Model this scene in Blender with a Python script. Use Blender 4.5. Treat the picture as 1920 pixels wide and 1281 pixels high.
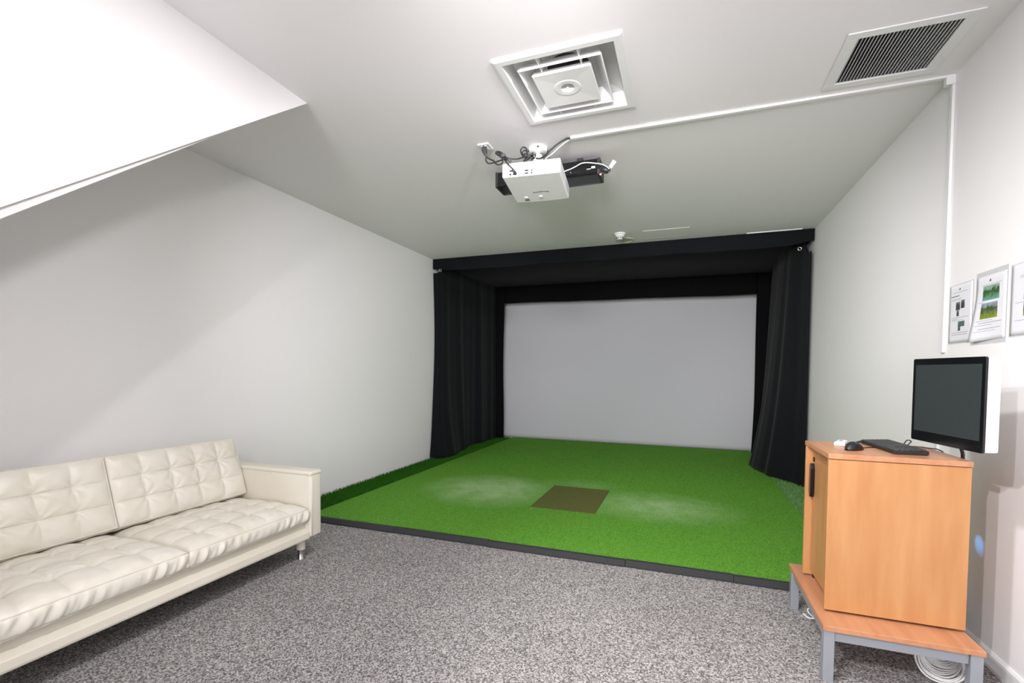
import bpy, bmesh, math, random
import numpy as np
from mathutils import Vector, Matrix, Euler

# ------------------------------------------------------------------ scene, camera, light
for o in list(bpy.data.objects): bpy.data.objects.remove(o)
S = bpy.context.scene
COL = S.collection
random.seed(7); RNG = np.random.default_rng(7)

XL, XR, H = -3.232, 1.244, 2.74        # left wall, right wall, ceiling height
YB, YF = 8.20, -5.0                    # back wall, wall behind the camera

cam_d = bpy.data.cameras.new('camera'); cam = bpy.data.objects.new('camera', cam_d); COL.objects.link(cam)
S.camera = cam
cam_d.sensor_fit = 'HORIZONTAL'; cam_d.sensor_width = 36.0
cam_d.lens = 886.8 * 36.0 / 1920.0
cam_d.shift_x = (960.0 - 960.66) / 1920.0
cam_d.shift_y = (726.36 - 640.5) / 1920.0
cam_d.clip_start = 0.05
yaw, pitch, roll = .3481, -.0345, .0086
fw = Vector((-math.sin(yaw)*math.cos(pitch), math.cos(yaw)*math.cos(pitch), math.sin(pitch)))
rt = Vector((math.cos(yaw), math.sin(yaw), 0)); up = rt.cross(fw)
r2 = rt*math.cos(roll) + up*math.sin(roll); u2 = -rt*math.sin(roll) + up*math.cos(roll)
M = Matrix((r2, u2, -fw)).transposed().to_4x4(); M.translation = (0, 0, 1.24)
cam.matrix_world = M

W = bpy.data.worlds.new('world'); S.world = W; W.use_nodes = True
W.node_tree.nodes['Background'].inputs[0].default_value = (.8, .85, .9, 1)
W.node_tree.nodes['Background'].inputs[1].default_value = .05

S.view_settings.view_transform = 'Standard'; S.view_settings.look = 'None'
S.view_settings.gamma = 1.0; S.view_settings.use_curve_mapping = False
S.view_settings.exposure = 0.56

def lamp(name, loc, power, radius, kind='POINT', color=(1, .982, .978), **kw):
    d = bpy.data.lights.new(name, kind); d.energy = power; d.color = color
    if kind in ('POINT', 'SPOT'): d.shadow_soft_size = radius
    if kind == 'SPOT': d.spot_size = kw.get('size', 2.2); d.spot_blend = kw.get('blend', .5)
    if kind == 'AREA': d.shape = 'DISK'; d.size = radius*2
    o = bpy.data.objects.new(name, d); COL.objects.link(o); o.location = loc
    if 'aim' in kw:
        o.rotation_euler = (Vector(kw['aim']) - Vector(loc)).to_track_quat('-Z', 'Y').to_euler()
    return o
# ceiling lamps of the room (downlights, track heads and a pendant, above or behind the frame), plus added fill spots, an uplight and a rear panel
PW = dict(A=33, C=3, P=.3, B=130, D=450, W=84, G=215, R=140, U=520, F=80)
def downlight(x, y, power, r=.10): return lamp('downlight', (x, y, H-.006), power, r, 'AREA', aim=(x, y, 0))
downlight(-.50, 1.43, PW['A']); downlight(.85, .70, PW['C'])
lamp('globe_bulb', (-.80, 1.55, 2.60), PW['P'], .06)
for x, y in ((-1.23, -.31), (-.80, -.60)):
    lamp('track_or_fill_spot', (x, y, 2.50), PW['B'], .035, 'SPOT', aim=(.9, 3.3, .15), size=math.radians(64), blend=.8)
lamp('track_or_fill_spot', (-.30, -.25, 2.48), PW['D'], .30, 'SPOT', aim=(-.9, 7.5, 1.5), size=math.radians(50), blend=1)  # added fill spot, brightens the far end of the bay
lamp('track_or_fill_spot', (.35, .60, 2.55), PW['G'], .08, 'SPOT', aim=(-3.2, 5.0, 1.45), size=math.radians(56), blend=1)  # added fill spot washing the left wall
lamp('track_or_fill_spot', (-1.0, .90, 2.58), PW['R'], .08, 'SPOT', aim=(1.24, 5.3, 1.45), size=math.radians(44), blend=1)  # added fill spot washing the right wall
lamp('added_uplight', (-.2, -3.2, 1.45), PW['U'], .40, 'SPOT', aim=(-1.0, 5.6, 2.74), size=math.radians(46), blend=1)  # unseen uplight, added to brighten the far ceiling
lamp('track_or_fill_spot', (.05, -1.35, 2.60), PW['F'], .06, 'SPOT', aim=(-3.2, 3.2, .8), size=math.radians(46), blend=.8)  # added fill spot, lights the left wall below the bulkhead
rear_fill = lamp('rear_fill_panel', (-.4, -4.9, 1.55), PW['W'], 1.0, 'AREA', color=(.985, .968, 1), aim=(-.4, 8, 1.55))  # added soft panel evening out the light; no window is known there
rear_fill.data.shape = 'RECTANGLE'; rear_fill.data.size = 2.8; rear_fill.data.size_y = 1.9

# ------------------------------------------------------------------ materials
def srgb(r, g, b):
    f = lambda c: c/12.92 if c <= .04045 else ((c+.055)/1.055)**2.4
    return (f(r/255), f(g/255), f(b/255), 1)
def mat(name, col, rough=.6, metal=0, spec=.5, noise=None, bump=None, emit=None, coat=0, sheen=0, alpha=1):
    m = bpy.data.materials.new(name); m.use_nodes = True
    nt = m.node_tree; b = nt.nodes['Principled BSDF']
    b.inputs['Base Color'].default_value = col; b.inputs['Roughness'].default_value = rough
    b.inputs['Metallic'].default_value = metal; b.inputs['Specular IOR Level'].default_value = spec
    b.inputs['Coat Weight'].default_value = coat; b.inputs['Sheen Weight'].default_value = sheen
    b.inputs['Alpha'].default_value = alpha
    tc = nt.nodes.new('ShaderNodeTexCoord')
    if noise:                     # (scale, second colour, lo, hi, detail[, stretch])
        n = nt.nodes.new('ShaderNodeTexNoise'); n.inputs['Scale'].default_value = noise[0]
        n.inputs['Detail'].default_value = noise[4]
        mp = nt.nodes.new('ShaderNodeMapping')
        if len(noise) > 5: mp.inputs['Scale'].default_value = noise[5]
        nt.links.new(tc.outputs['Object'], mp.inputs[0]); nt.links.new(mp.outputs[0], n.inputs['Vector'])
        r = nt.nodes.new('ShaderNodeValToRGB')
        r.color_ramp.elements[0].position = noise[2]; r.color_ramp.elements[1].position = noise[3]
        r.color_ramp.elements[0].color = noise[1]; r.color_ramp.elements[1].color = col
        nt.links.new(n.outputs['Fac'], r.inputs[0]); nt.links.new(r.outputs[0], b.inputs['Base Color'])
    if bump:                      # (scale, strength, distance)
        n2 = nt.nodes.new('ShaderNodeTexNoise'); n2.inputs['Scale'].default_value = bump[0]; n2.inputs['Detail'].default_value = 4
        nt.links.new(tc.outputs['Object'], n2.inputs['Vector'])
        bp = nt.nodes.new('ShaderNodeBump'); bp.inputs['Strength'].default_value = bump[1]; bp.inputs['Distance'].default_value = bump[2]
        nt.links.new(n2.outputs['Fac'], bp.inputs['Height']); nt.links.new(bp.outputs[0], b.inputs['Normal'])
    if emit:
        b.inputs['Emission Color'].default_value = emit[0]; b.inputs['Emission Strength'].default_value = emit[1]
    return m

M_ = {}
M_['wall'] = mat('wall_paint', srgb(242, 240, 241), .75, spec=.25, bump=(260, .08, .002))
M_['ceiling'] = mat('ceiling_paint', srgb(243, 240, 242), .85, spec=.2, bump=(200, .08, .002))
M_['trim'] = mat('trim_paint', srgb(235, 235, 235), .45)
M_['whitemetal'] = mat('white_enamel', srgb(236, 236, 236), .4)
M_['plastic'] = mat('white_plastic', srgb(238, 238, 238), .35)
M_['offwhite'] = mat('offwhite_plastic', srgb(214, 212, 200), .5)
M_['black'] = mat('black_plastic', srgb(30, 30, 32), .45)
M_['gloss'] = mat('gloss_black', srgb(16, 17, 19), .18)
M_['darkgrey'] = mat('dark_grey', srgb(58, 58, 60), .5)
M_['port'] = mat('port_dark', srgb(45, 45, 47), .6)
M_['void'] = mat('duct_dark', srgb(60, 60, 61), .8)
M_['drape'] = mat('black_drape', srgb(28, 30, 34), .95, spec=.08, noise=(900, srgb(15, 16, 19), .35, .65, 2), sheen=.04)
M_['drape2'] = mat('black_backdrop', srgb(18, 18, 21), .95, spec=.1, noise=(900, srgb(10, 10, 12), .35, .65, 2))
M_['screen'] = mat('screen_fabric', srgb(202, 202, 207), .8, spec=.2, noise=(700, srgb(188, 188, 194), .3, .7, 2), bump=(900, .15, .001))
M_['leather'] = mat('cream_leather', srgb(229, 224, 214), .40, noise=(5, srgb(221, 215, 202), .3, .7, 3), bump=(190, .12, .0015))
M_['leatherside'] = mat('cream_leatherette', srgb(227, 222, 209), .5, noise=(4, srgb(219, 213, 198), .3, .7, 3), bump=(240, .1, .001))
M_['chrome'] = mat('brushed_steel', srgb(190, 188, 185), .25, metal=1)
M_['silver'] = mat('silver_paint', srgb(158, 162, 170), .42, metal=.35)
M_['rubber'] = mat('black_rubber', srgb(50, 50, 54), .8, noise=(300, srgb(34, 34, 37), .3, .7, 2))
M_['cablew'] = mat('white_cable', srgb(226, 226, 226), .45)
M_['cableb'] = mat('black_cable', srgb(34, 34, 35), .5)
M_['tape'] = mat('paper_tag', srgb(236, 236, 234), .7)
M_['led'] = mat('red_led', srgb(255, 60, 70), .3, emit=((1, .12, .16, 1), 14))

def wood(name, c1, c2, stretch):
    return mat(name, srgb(*c1), .38, spec=.45, noise=(3.2, srgb(*c2), .28, .72, 6, stretch), bump=None)
M_['woodv'] = wood('beech_vertical', (194, 143, 95), (180, 124, 77), (6, 6, .8))
M_['woodh'] = wood('beech_top', (196, 143, 106), (178, 120, 86), (9, .9, 9))
M_['woodedge'] = wood('beech_edge', (232, 164, 104), (216, 146, 88), (1, 8, 8))

def carpet():
    m = bpy.data.materials.new('grey_carpet'); m.use_nodes = True; nt = m.node_tree; b = nt.nodes['Principled BSDF']
    b.inputs['Roughness'].default_value = 1; b.inputs['Specular IOR Level'].default_value = .05
    tc = nt.nodes.new('ShaderNodeTexCoord')
    n = nt.nodes.new('ShaderNodeTexVoronoi'); n.inputs['Scale'].default_value = 175
    sx_ = nt.nodes.new('ShaderNodeSeparateColor'); nt.links.new(n.outputs['Color'], sx_.inputs[0])
    r = nt.nodes.new('ShaderNodeValToRGB'); e = r.color_ramp.elements
    e[0].position = .0; e[0].color = srgb(82, 81, 80); e[1].position = 1; e[1].color = srgb(196, 193, 191)
    x = e.new(.5); x.color = srgb(142, 139, 139)
    n3 = nt.nodes.new('ShaderNodeTexNoise'); n3.inputs['Scale'].default_value = 2.2; n3.inputs['Detail'].default_value = 3
    mx = nt.nodes.new('ShaderNodeMix'); mx.data_type = 'RGBA'; mx.blend_type = 'MULTIPLY'; mx.inputs[0].default_value = 1
    r3 = nt.nodes.new('ShaderNodeValToRGB'); r3.color_ramp.elements[0].position = .3; r3.color_ramp.elements[1].position = .7
    r3.color_ramp.elements[0].color = (.88, .87, .87, 1); r3.color_ramp.elements[1].color = (1, .99, .99, 1)
    nt.links.new(tc.outputs['Object'], n.inputs['Vector']); nt.links.new(tc.outputs['Object'], n3.inputs['Vector'])
    nt.links.new(sx_.outputs[0], r.inputs[0]); nt.links.new(n3.outputs['Fac'], r3.inputs[0])
    nt.links.new(r.outputs[0], mx.inputs[6]); nt.links.new(r3.outputs[0], mx.inputs[7]); nt.links.new(mx.outputs[2], b.inputs['Base Color'])
    bp = nt.nodes.new('ShaderNodeBump'); bp.invert = True; bp.inputs['Strength'].default_value = .35; bp.inputs['Distance'].default_value = .003
    nt.links.new(n.outputs['Distance'], bp.inputs['Height']); nt.links.new(bp.outputs[0], b.inputs['Normal'])
    return m
M_['carpet'] = carpet()

def turf():
    # short green turf with two scuffed stance patches beside the hitting pad (wear with a shape of its own)
    m = bpy.data.materials.new('green_turf'); m.use_nodes = True; nt = m.node_tree; b = nt.nodes['Principled BSDF']
    b.inputs['Roughness'].default_value = .9; b.inputs['Specular IOR Level'].default_value = .15
    geo = nt.nodes.new('ShaderNodeNewGeometry')
    n = nt.nodes.new('ShaderNodeTexNoise'); n.inputs['Scale'].default_value = 150; n.inputs['Detail'].default_value = 3
    nt.links.new(geo.outputs['Position'], n.inputs['Vector'])
    r = nt.nodes.new('ShaderNodeValToRGB'); e = r.color_ramp.elements
    e[0].position = .33; e[0].color = srgb(70, 124, 36); e[1].position = .67; e[1].color = srgb(112, 170, 62)
    nt.links.new(n.outputs['Fac'], r.inputs[0])
    cur = r.outputs[0]
    def blob(cx, cy, rx, ry, amt, col, cur):
        mp = nt.nodes.new('ShaderNodeMapping'); mp.vector_type = 'TEXTURE'
        mp.inputs['Location'].default_value = (cx, cy, .03); mp.inputs['Scale'].default_value = (rx, ry, 1)
        nt.links.new(geo.outputs['Position'], mp.inputs[0])
        g = nt.nodes.new('ShaderNodeTexGradient'); g.gradient_type = 'SPHERICAL'; nt.links.new(mp.outputs[0], g.inputs[0])
        n2 = nt.nodes.new('ShaderNodeTexNoise'); n2.inputs['Scale'].default_value = 5; nt.links.new(geo.outputs['Position'], n2.inputs['Vector'])
        mu = nt.nodes.new('ShaderNodeMath'); mu.operation = 'MULTIPLY'; nt.links.new(g.outputs[0], mu.inputs[0]); nt.links.new(n2.outputs['Fac'], mu.inputs[1])
        m2 = nt.nodes.new('ShaderNodeMath'); m2.operation = 'MULTIPLY'; m2.use_clamp = True; m2.inputs[1].default_value = amt*2
        nt.links.new(mu.outputs[0], m2.inputs[0])
        mx = nt.nodes.new('ShaderNodeMix'); mx.data_type = 'RGBA'; nt.links.new(m2.outputs[0], mx.inputs[0])
        nt.links.new(cur, mx.inputs[6]); mx.inputs[7].default_value = col
        return mx.outputs[2]
    worn = srgb(148, 182, 124)
    cur = blob(-1.84, 4.45, .78, .70, 1.3, worn, cur)
    cur = blob(-.22, 4.42, .82, .55, .9, worn, cur)
    cur = blob(-1.0, 4.98, .5, .3, .35, worn, cur)
    nt.links.new(cur, b.inputs['Base Color'])
    bp = nt.nodes.new('ShaderNodeBump'); bp.inputs['Strength'].default_value = .5; bp.inputs['Distance'].default_value = .004
    nt.links.new(n.outputs['Fac'], bp.inputs['Height']); nt.links.new(bp.outputs[0], b.inputs['Normal'])
    return m
M_['turf'] = turf()
M_['turfdark'] = mat('long_turf', srgb(58, 118, 26), .85, spec=.2, noise=(60, srgb(28, 76, 12), .3, .7, 3))
M_['turflight'] = mat('fringe_turf', srgb(128, 168, 104), .85, spec=.2, noise=(60, srgb(80, 128, 62), .3, .7, 3))
M_['pad'] = mat('hitting_pad', srgb(108, 112, 64), .95, spec=.1, noise=(120, srgb(80, 86, 44), .3, .7, 3), bump=(150, .4, .003))

# ------------------------------------------------------------------ mesh helpers
class MB:
    def __init__(s): s.v = []; s.f = []
    def quadgrid(s, pts, nu, nv, closeu=False):      # pts[u][v]
        b = len(s.v); s.v += [tuple(p) for row in pts for p in row]
        for i in range(nu - (0 if closeu else 1)):
            for j in range(nv-1):
                i2 = (i+1) % nu
                s.f.append((b+i*nv+j, b+i2*nv+j, b+i2*nv+j+1, b+i*nv+j+1))
    def box(s, x0, x1, y0, y1, z0, z1):
        b = len(s.v)
        s.v += [(x0,y0,z0),(x1,y0,z0),(x1,y1,z0),(x0,y1,z0),(x0,y0,z1),(x1,y0,z1),(x1,y1,z1),(x0,y1,z1)]
        for q in ((0,3,2,1),(4,5,6,7),(0,1,5,4),(1,2,6,5),(2,3,7,6),(3,0,4,7)): s.f.append(tuple(b+i for i in q))
        return s
    def prism(s, poly, axis, a0, a1):                # poly of 2-tuples in the other two axes
        b = len(s.v); n = len(poly)
        for a in (a0, a1):
            for p in poly:
                q = list(p); q.insert(axis, a); s.v.append(tuple(q))
        s.f.append(tuple(b+i for i in range(n))[::-1]); s.f.append(tuple(b+n+i for i in range(n)))
        for i in range(n): s.f.append((b+i, b+(i+1)%n, b+n+(i+1)%n, b+n+i))
        return s
    def lathe(s, prof, c=(0,0,0), n=32):             # prof: (r, z) about z through c
        b = len(s.v); k = len(prof)
        for i in range(n):
            a = 2*math.pi*i/n
            for r, z in prof: s.v.append((c[0]+r*math.cos(a), c[1]+r*math.sin(a), c[2]+z))
        for i in range(n):
            for j in range(k-1):
                i2 = (i+1) % n; s.f.append((b+i*k+j, b+i2*k+j, b+i2*k+j+1, b+i*k+j+1))
        for j in (0, k-1):
            if prof[j][0] > 1e-5: s.f.append(tuple(b+i*k+j for i in range(n))[::(1 if j else -1)])
        return s
    def rings(s, prof, c=(0,0,0)):                   # square loft: prof of (half, z), open ends
        b = len(s.v)
        for h, z in prof:
            s.v += [(c[0]-h,c[1]-h,c[2]+z),(c[0]+h,c[1]-h,c[2]+z),(c[0]+h,c[1]+h,c[2]+z),(c[0]-h,c[1]+h,c[2]+z)]
        for k in range(len(prof)-1):
            for i in range(4):
                j = (i+1) % 4; s.f.append((b+4*k+i, b+4*k+j, b+4*k+4+j, b+4*k+4+i))
        return s
    def tube(s, pts, r, n=8, cap=True, close=False):
        P = [Vector(p) for p in pts]; m = len(P); b = len(s.v)
        nrm = None
        for i, p in enumerate(P):
            t = (P[(i+1) % m] - P[i-1]) if close else (P[min(i+1, m-1)] - P[max(i-1, 0)])
            t.normalize()
            if nrm is None:
                nrm = t.cross(Vector((0, 0, 1)))
                if nrm.length < .1: nrm = t.cross(Vector((1, 0, 0)))
            nrm = (nrm - t*nrm.dot(t)).normalized(); bn = t.cross(nrm)
            rr = r[i] if isinstance(r, (list, tuple)) else r
            for k in range(n):
                a = 2*math.pi*k/n; s.v.append(tuple(p + nrm*math.cos(a)*rr + bn*math.sin(a)*rr))
        for i in range(m if close else m-1):
            i2 = (i+1) % m
            for k in range(n):
                k2 = (k+1) % n; s.f.append((b+i*n+k, b+i*n+k2, b+i2*n+k2, b+i2*n+k))
        if cap and not close:
            s.f.append(tuple(b+k for k in range(n))[::-1]); s.f.append(tuple(b+(m-1)*n+k for k in range(n)))
        return s

def spline(pts, k=8, close=False):
    P = [Vector(p) for p in pts]; n = len(P); out = []
    for i in range(n if close else n-1):
        g = (lambda j: P[j % n]) if close else (lambda j: P[max(0, min(n-1, j))])
        p0, p1, p2, p3 = g(i-1), g(i), g(i+1), g(i+2)
        for s in range(k):
            t = s/k
            out.append(.5*((2*p1)+(p2-p0)*t+(2*p0-5*p1+4*p2-p3)*t*t+(3*p1-p0-3*p2+p3)*t**3))
    if not close: out.append(P[-1])
    return out

def origin_of(o):
    v = Vector((0, 0, 0))
    while o: v += o.location; o = o.parent
    return v
def obj(name, mb, m, parent=None, smooth=False, bevel=0, seg=2, recalc=True, loc=None, angle=None):
    """one mesh object; geometry given in world coordinates"""
    me = bpy.data.meshes.new(name); me.from_pydata(mb.v, [], mb.f); me.update()
    if recalc:
        bm = bmesh.new(); bm.from_mesh(me); bmesh.ops.recalc_face_normals(bm, faces=bm.faces); bm.to_mesh(me); bm.free()
    o = bpy.data.objects.new(name, me); COL.objects.link(o)
    if isinstance(m, str): m = M_[m]
    me.materials.append(m)
    base = origin_of(parent) if parent else (Vector(loc) if loc else Vector((0, 0, 0)))
    if parent is not None: o.parent = parent
    elif loc: o.location = loc
    if base.length: me.transform(Matrix.Translation(-base))
    if smooth: me.polygons.foreach_set('use_smooth', [True]*len(me.polygons))
    if bevel:
        bv = o.modifiers.new('bevel', 'BEVEL'); bv.width = bevel; bv.segments = seg; bv.limit_method = 'ANGLE'; bv.angle_limit = math.radians(40)
        bv.harden_normals = False
    if smooth and angle:
        try: me.set_sharp_from_angle(angle=math.radians(angle))
        except Exception: pass
    return o
def tag(o, label, cat, group=None):
    o['label'] = label; o['category'] = cat
    if group: o['group'] = group
    return o
def thing(name, loc, label, cat, group=None):
    o = bpy.data.objects.new(name, None); COL.objects.link(o); o.location = loc; o.empty_display_size = .1
    return tag(o, label, cat, group)
def struct(o): o['kind'] = 'structure'; return o
def boxm(*a): return MB().box(*a)

# ------------------------------------------------------------------ the room
struct(obj('floor', boxm(XL-.1, XR+.1, YF-.1, YB+.1, -.1, 0), 'carpet'))
struct(obj('wall_left', boxm(XL-.12, XL, YF, YB, 0, H), 'wall'))
struct(obj('wall_right', boxm(XR, XR+.12, YF, YB, 0, H), 'wall'))
struct(obj('wall_back', boxm(XL-.12, XR+.12, YB, YB+.12, 0, H), 'wall'))
struct(obj('wall_front', boxm(XL-.12, XR+.12, YF-.12, YF, 0, H), 'wall'))
# ceiling slab with the two duct openings left out
DX, DY, DH = -.60, 2.476, .272          # diffuser centre, half opening
GX0, GX1, GY0, GY1 = .702, 1.081, 2.556, 2.912
xs = sorted([XL-.12, DX-DH, DX+DH, GX0, GX1, XR+.12]); ys = sorted([YF-.12, DY-DH, DY+DH, GY0, GY1, YB+.12])
mb = MB()
for i in range(5):
    for j in range(5):
        cx_, cy_ = (xs[i]+xs[i+1])/2, (ys[j]+ys[j+1])/2
        if (abs(cx_-DX) < DH and abs(cy_-DY) < DH) or (GX0 < cx_ < GX1 and GY0 < cy_ < GY1): continue
        mb.box(xs[i], xs[i+1], ys[j], ys[j+1], H, H+.10)
struct(obj('ceiling', mb, 'ceiling'))
# sloping bulkhead (underside of a stair) along the left
SL = .7711
mb = MB().prism([(2.16, H), (2.16-H/SL, 0), (YF, 0), (YF, H)], 0, XL, -2.03)
struct(obj('wall_bulkhead', mb, 'wall'))
mb = MB().prism([(1.85, H-SL*(2.16-1.85)), (.2, H-SL*1.96), (.2, H-SL*1.96-.065)], 0, -2.20, -2.06)
struct(obj('trim_1', mb, 'trim'))
for nm, x0, x1 in (('baseboard_right', XR-.012, XR), ('baseboard_left', XL, XL+.012)):
    mb = MB()
    prof = [(x0, 0), (x1, 0), (x1, .075), ((x0+x1)/2, .075), (x0, .066)] if nm.endswith('right') else [(x0, 0), (x1, 0), (x1, .066), ((x0+x1)/2, .075), (x0, .075)]
    mb.prism([(p[0], p[1]) for p in prof], 1, YF if nm.endswith('right') else -1.3, 3.03)
    struct(obj(nm, mb, 'trim'))

# ------------------------------------------------------------------ simulator bay: turf
TX0, TX1, TY0, TY1, TZ = -2.915, .965, 3.09, 8.10, .03
def blades(n, x0, x1, y0, y1, z, hmin, hmax, w, lean):
    x = RNG.uniform(x0, x1, n); y = RNG.uniform(y0, y1, n); h = RNG.uniform(hmin, hmax, n); a = RNG.uniform(0, 2*np.pi, n)
    dx, dy = np.cos(a)*w/2, np.sin(a)*w/2
    lx, ly = RNG.normal(0, lean, n)*h, RNG.normal(0, lean, n)*h
    tx = np.clip(x+lx, x0, x1)
    v = np.empty((n, 3, 3)); v[:, 0] = np.stack([x-dx, y-dy, np.full(n, z)], 1); v[:, 1] = np.stack([x+dx, y+dy, np.full(n, z)], 1)
    v[:, 2] = np.stack([tx, y+ly, z+h], 1)
    return v.reshape(-1, 3)
def tri_obj(name, v, m, parent):
    n = len(v)//3; me = bpy.data.meshes.new(name)
    v = v - np.array(origin_of(parent))
    me.vertices.add(len(v)); me.vertices.foreach_set('co', v.astype(np.float32).ravel())
    me.loops.add(n*3); me.loops.foreach_set('vertex_index', np.arange(n*3, dtype=np.int32))
    me.polygons.add(n); me.polygons.foreach_set('loop_start', np.arange(0, n*3, 3, dtype=np.int32))
    me.update(calc_edges=True); me.validate()
    me.materials.append(M_[m]); o = bpy.data.objects.new(name, me); COL.objects.link(o); o.parent = parent; o['kind'] = 'stuff'
    return o
PX0, PX1, PY0, PY1 = -1.271, -.689, 3.985, 4.845
t = thing('putting_turf', ((TX0+TX1)/2, (TY0+TY1)/2, 0), 'wide bright green artificial turf floor in front of the projection screen', 'turf mat')
mb = MB()                                   # backing slab with a cut-out for the pad
for x0, x1, y0, y1 in ((TX0, PX0, TY0, TY1), (PX1, TX1, TY0, TY1), (PX0, PX1, TY0, PY0), (PX0, PX1, PY1, TY1)):
    mb.box(x0, x1, y0, y1, .001, TZ)
obj('turf_backing', mb, 'turf', t)
bl = blades(170000, TX0, TX1, TY0+.006, TY1-.01, TZ-.001, .004, .009, .0045, .5)
c = bl.reshape(-1, 3, 3)[:, 0]; keep = ~((c[:, 0] > PX0-.004) & (c[:, 0] < PX1+.004) & (c[:, 1] > PY0-.004) & (c[:, 1] < PY1+.004))
tri_obj('turf_pile', bl.reshape(-1, 3, 3)[keep].reshape(-1, 3), 'turf', t)
o = obj('hitting_mat', boxm(PX0+.002, PX1-.002, PY0+.002, PY1-.002, .001, .031), 'pad', None, loc=((PX0+PX1)/2, (PY0+PY1)/2, 0), bevel=.003)
tag(o, 'dark olive rectangular hitting pad set into the green turf', 'golf mat')
for x0, x1, n, hh, mt, lab in ((XL+.004, TX0-.004, 26000, (.022, .046), 'turfdark', 'dark long-pile turf strip along the foot of the left wall'),
                               (TX1+.004, XR-.004, 12000, (.012, .03), 'turflight', 'narrow frayed turf strip between the main turf and right wall')):
    t = thing('turf_strip', ((x0+x1)/2, 5.4, 0), lab, 'turf strip', 'side strips of turf')
    obj('backing', boxm(x0, x1, TY0, 8.1, .001, .02), mt, t)
    tri_obj('grass_pile', blades(n, x0, x1, TY0+.015, 7.95, .019, hh[0], hh[1], .007, .35), mt, t)
t = thing('rubber_edging', (-.97, 3.06, 0), 'black rubber edge strip along the front of the green turf', 'edge strip')
ex = [XL+.02, -2.05, -1.28, -.33, .30, .72, XR-.02]
for k in range(6):
    dz = (.0, .002, -.001, .001, -.001, .001)[k]; dy = (0, .004, -.003, .002, 0, .003)[k]
    mb = MB().prism([(3.03+dy, .001), (3.085, .001), (3.085, .036+dz), (3.055+dy, .036+dz), (3.032+dy, .012)], 0, ex[k]+.0008, ex[k+1]-.0008)
    obj('edge_section', mb, 'rubber', t, bevel=.002)

# ------------------------------------------------------------------ simulator bay: screen and drapes
def sheet(name, fn, nu, nv, m, parent=None, th=.004, loc=None, smooth=True):
    mb = MB(); pts = [[fn(i/(nu-1), j/(nv-1)) for j in range(nv)] for i in range(nu)]
    mb.quadgrid(pts, nu, nv); o = obj(name, mb, m, parent, smooth=smooth, loc=loc, recalc=False)
    sd = o.modifiers.new('solidify', 'SOLIDIFY'); sd.thickness = th; sd.offset = 0
    return o
def screen_fn(u, v):
    x = -3.17 + u*4.26; z = .041 + v*(2.50-.041)
    wv = .006*math.sin(u*9+v*3)*(1-v) + .010*math.exp(-((u-.02)/.03)**2)*math.exp(-v/.08) - .004*math.cos(v*9)*math.exp(-((u-.5)/.3)**2)
    return (x, 8.10+wv, z)
o = sheet('projection_screen', screen_fn, 60, 40, 'screen', loc=(-1.04, 8.1, 0))
tag(o, 'large pale grey impact screen hanging at the back of the bay', 'screen')
# black border drape round the screen opening
t = thing('backdrop_drape', (-1.0, 7.76, 0), 'black border drape framing the pale grey screen', 'drape')
def wob(x, z): return .004*math.sin(x*7.1+z*5.3)+.003*math.sin(x*17+1)
def leftp(u, v):
    z = .067 + v*(2.703-.067); e = -2.985 + .012*math.sin(v*7.5+1)*math.sin(v*3.1) + .008*(1-v)
    return (XL+.02 + u*(e-XL-.02), 7.765+wob(u, z), z)
obj_l = sheet('side_panel', leftp, 14, 40, 'drape2', t)
def rightp(u, v):
    z = .052 + v*(2.703-.052); e = .983 - .03*(1-v)**2 + .008*math.sin(v*6)
    return (e + u*(XR-.02-e), 7.765+wob(u, z), z)
sheet('side_panel', rightp, 14, 40, 'drape2', t)
def topp(u, v):
    x = -2.984 + u*(.982+2.984); z0 = 2.419 - .022*u + .006*math.sin(u*math.pi*4)*abs(math.sin(u*9))
    return (x, 7.765, z0 + v*(2.703-z0))
sheet('top_panel', topp, 60, 8, 'drape2', t)
o = sheet('roof_drape', lambda u, v: (XL+.02+u*(XR-XL-.04), 5.74+v*2.06, 2.704-.012*math.sin(v*math.pi)*(1+.4*math.sin(u*11))), 40, 20, 'drape', loc=(-1, 6.7, 2.7))
tag(o, 'black cloth ceiling stretched behind the valance above the bay', 'drape')
def val_fn(u, v):
    x = XL+.012+u*(XR-XL-.022); sag = .004*math.sin(u*21)+.003*math.sin(u*47)
    tip = .035*math.exp(-(u/.03)**2) + .035*math.exp(-((1-u)/.03)**2)
    z0 = 2.572 + tip + sag
    return (x, 5.69+.004*math.sin(u*60)*(1-v), z0+v*(2.736-z0))
o = sheet('valance', val_fn, 120, 8, 'drape', loc=(-1, 5.69, 2.6), th=.006)
tag(o, 'long black valance band across the bay just below the ceiling', 'valance')
FOLD = [(9.3, .016, .3), (17.7, .010, 1.1), (29.0, .005, 2.0)]
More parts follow.
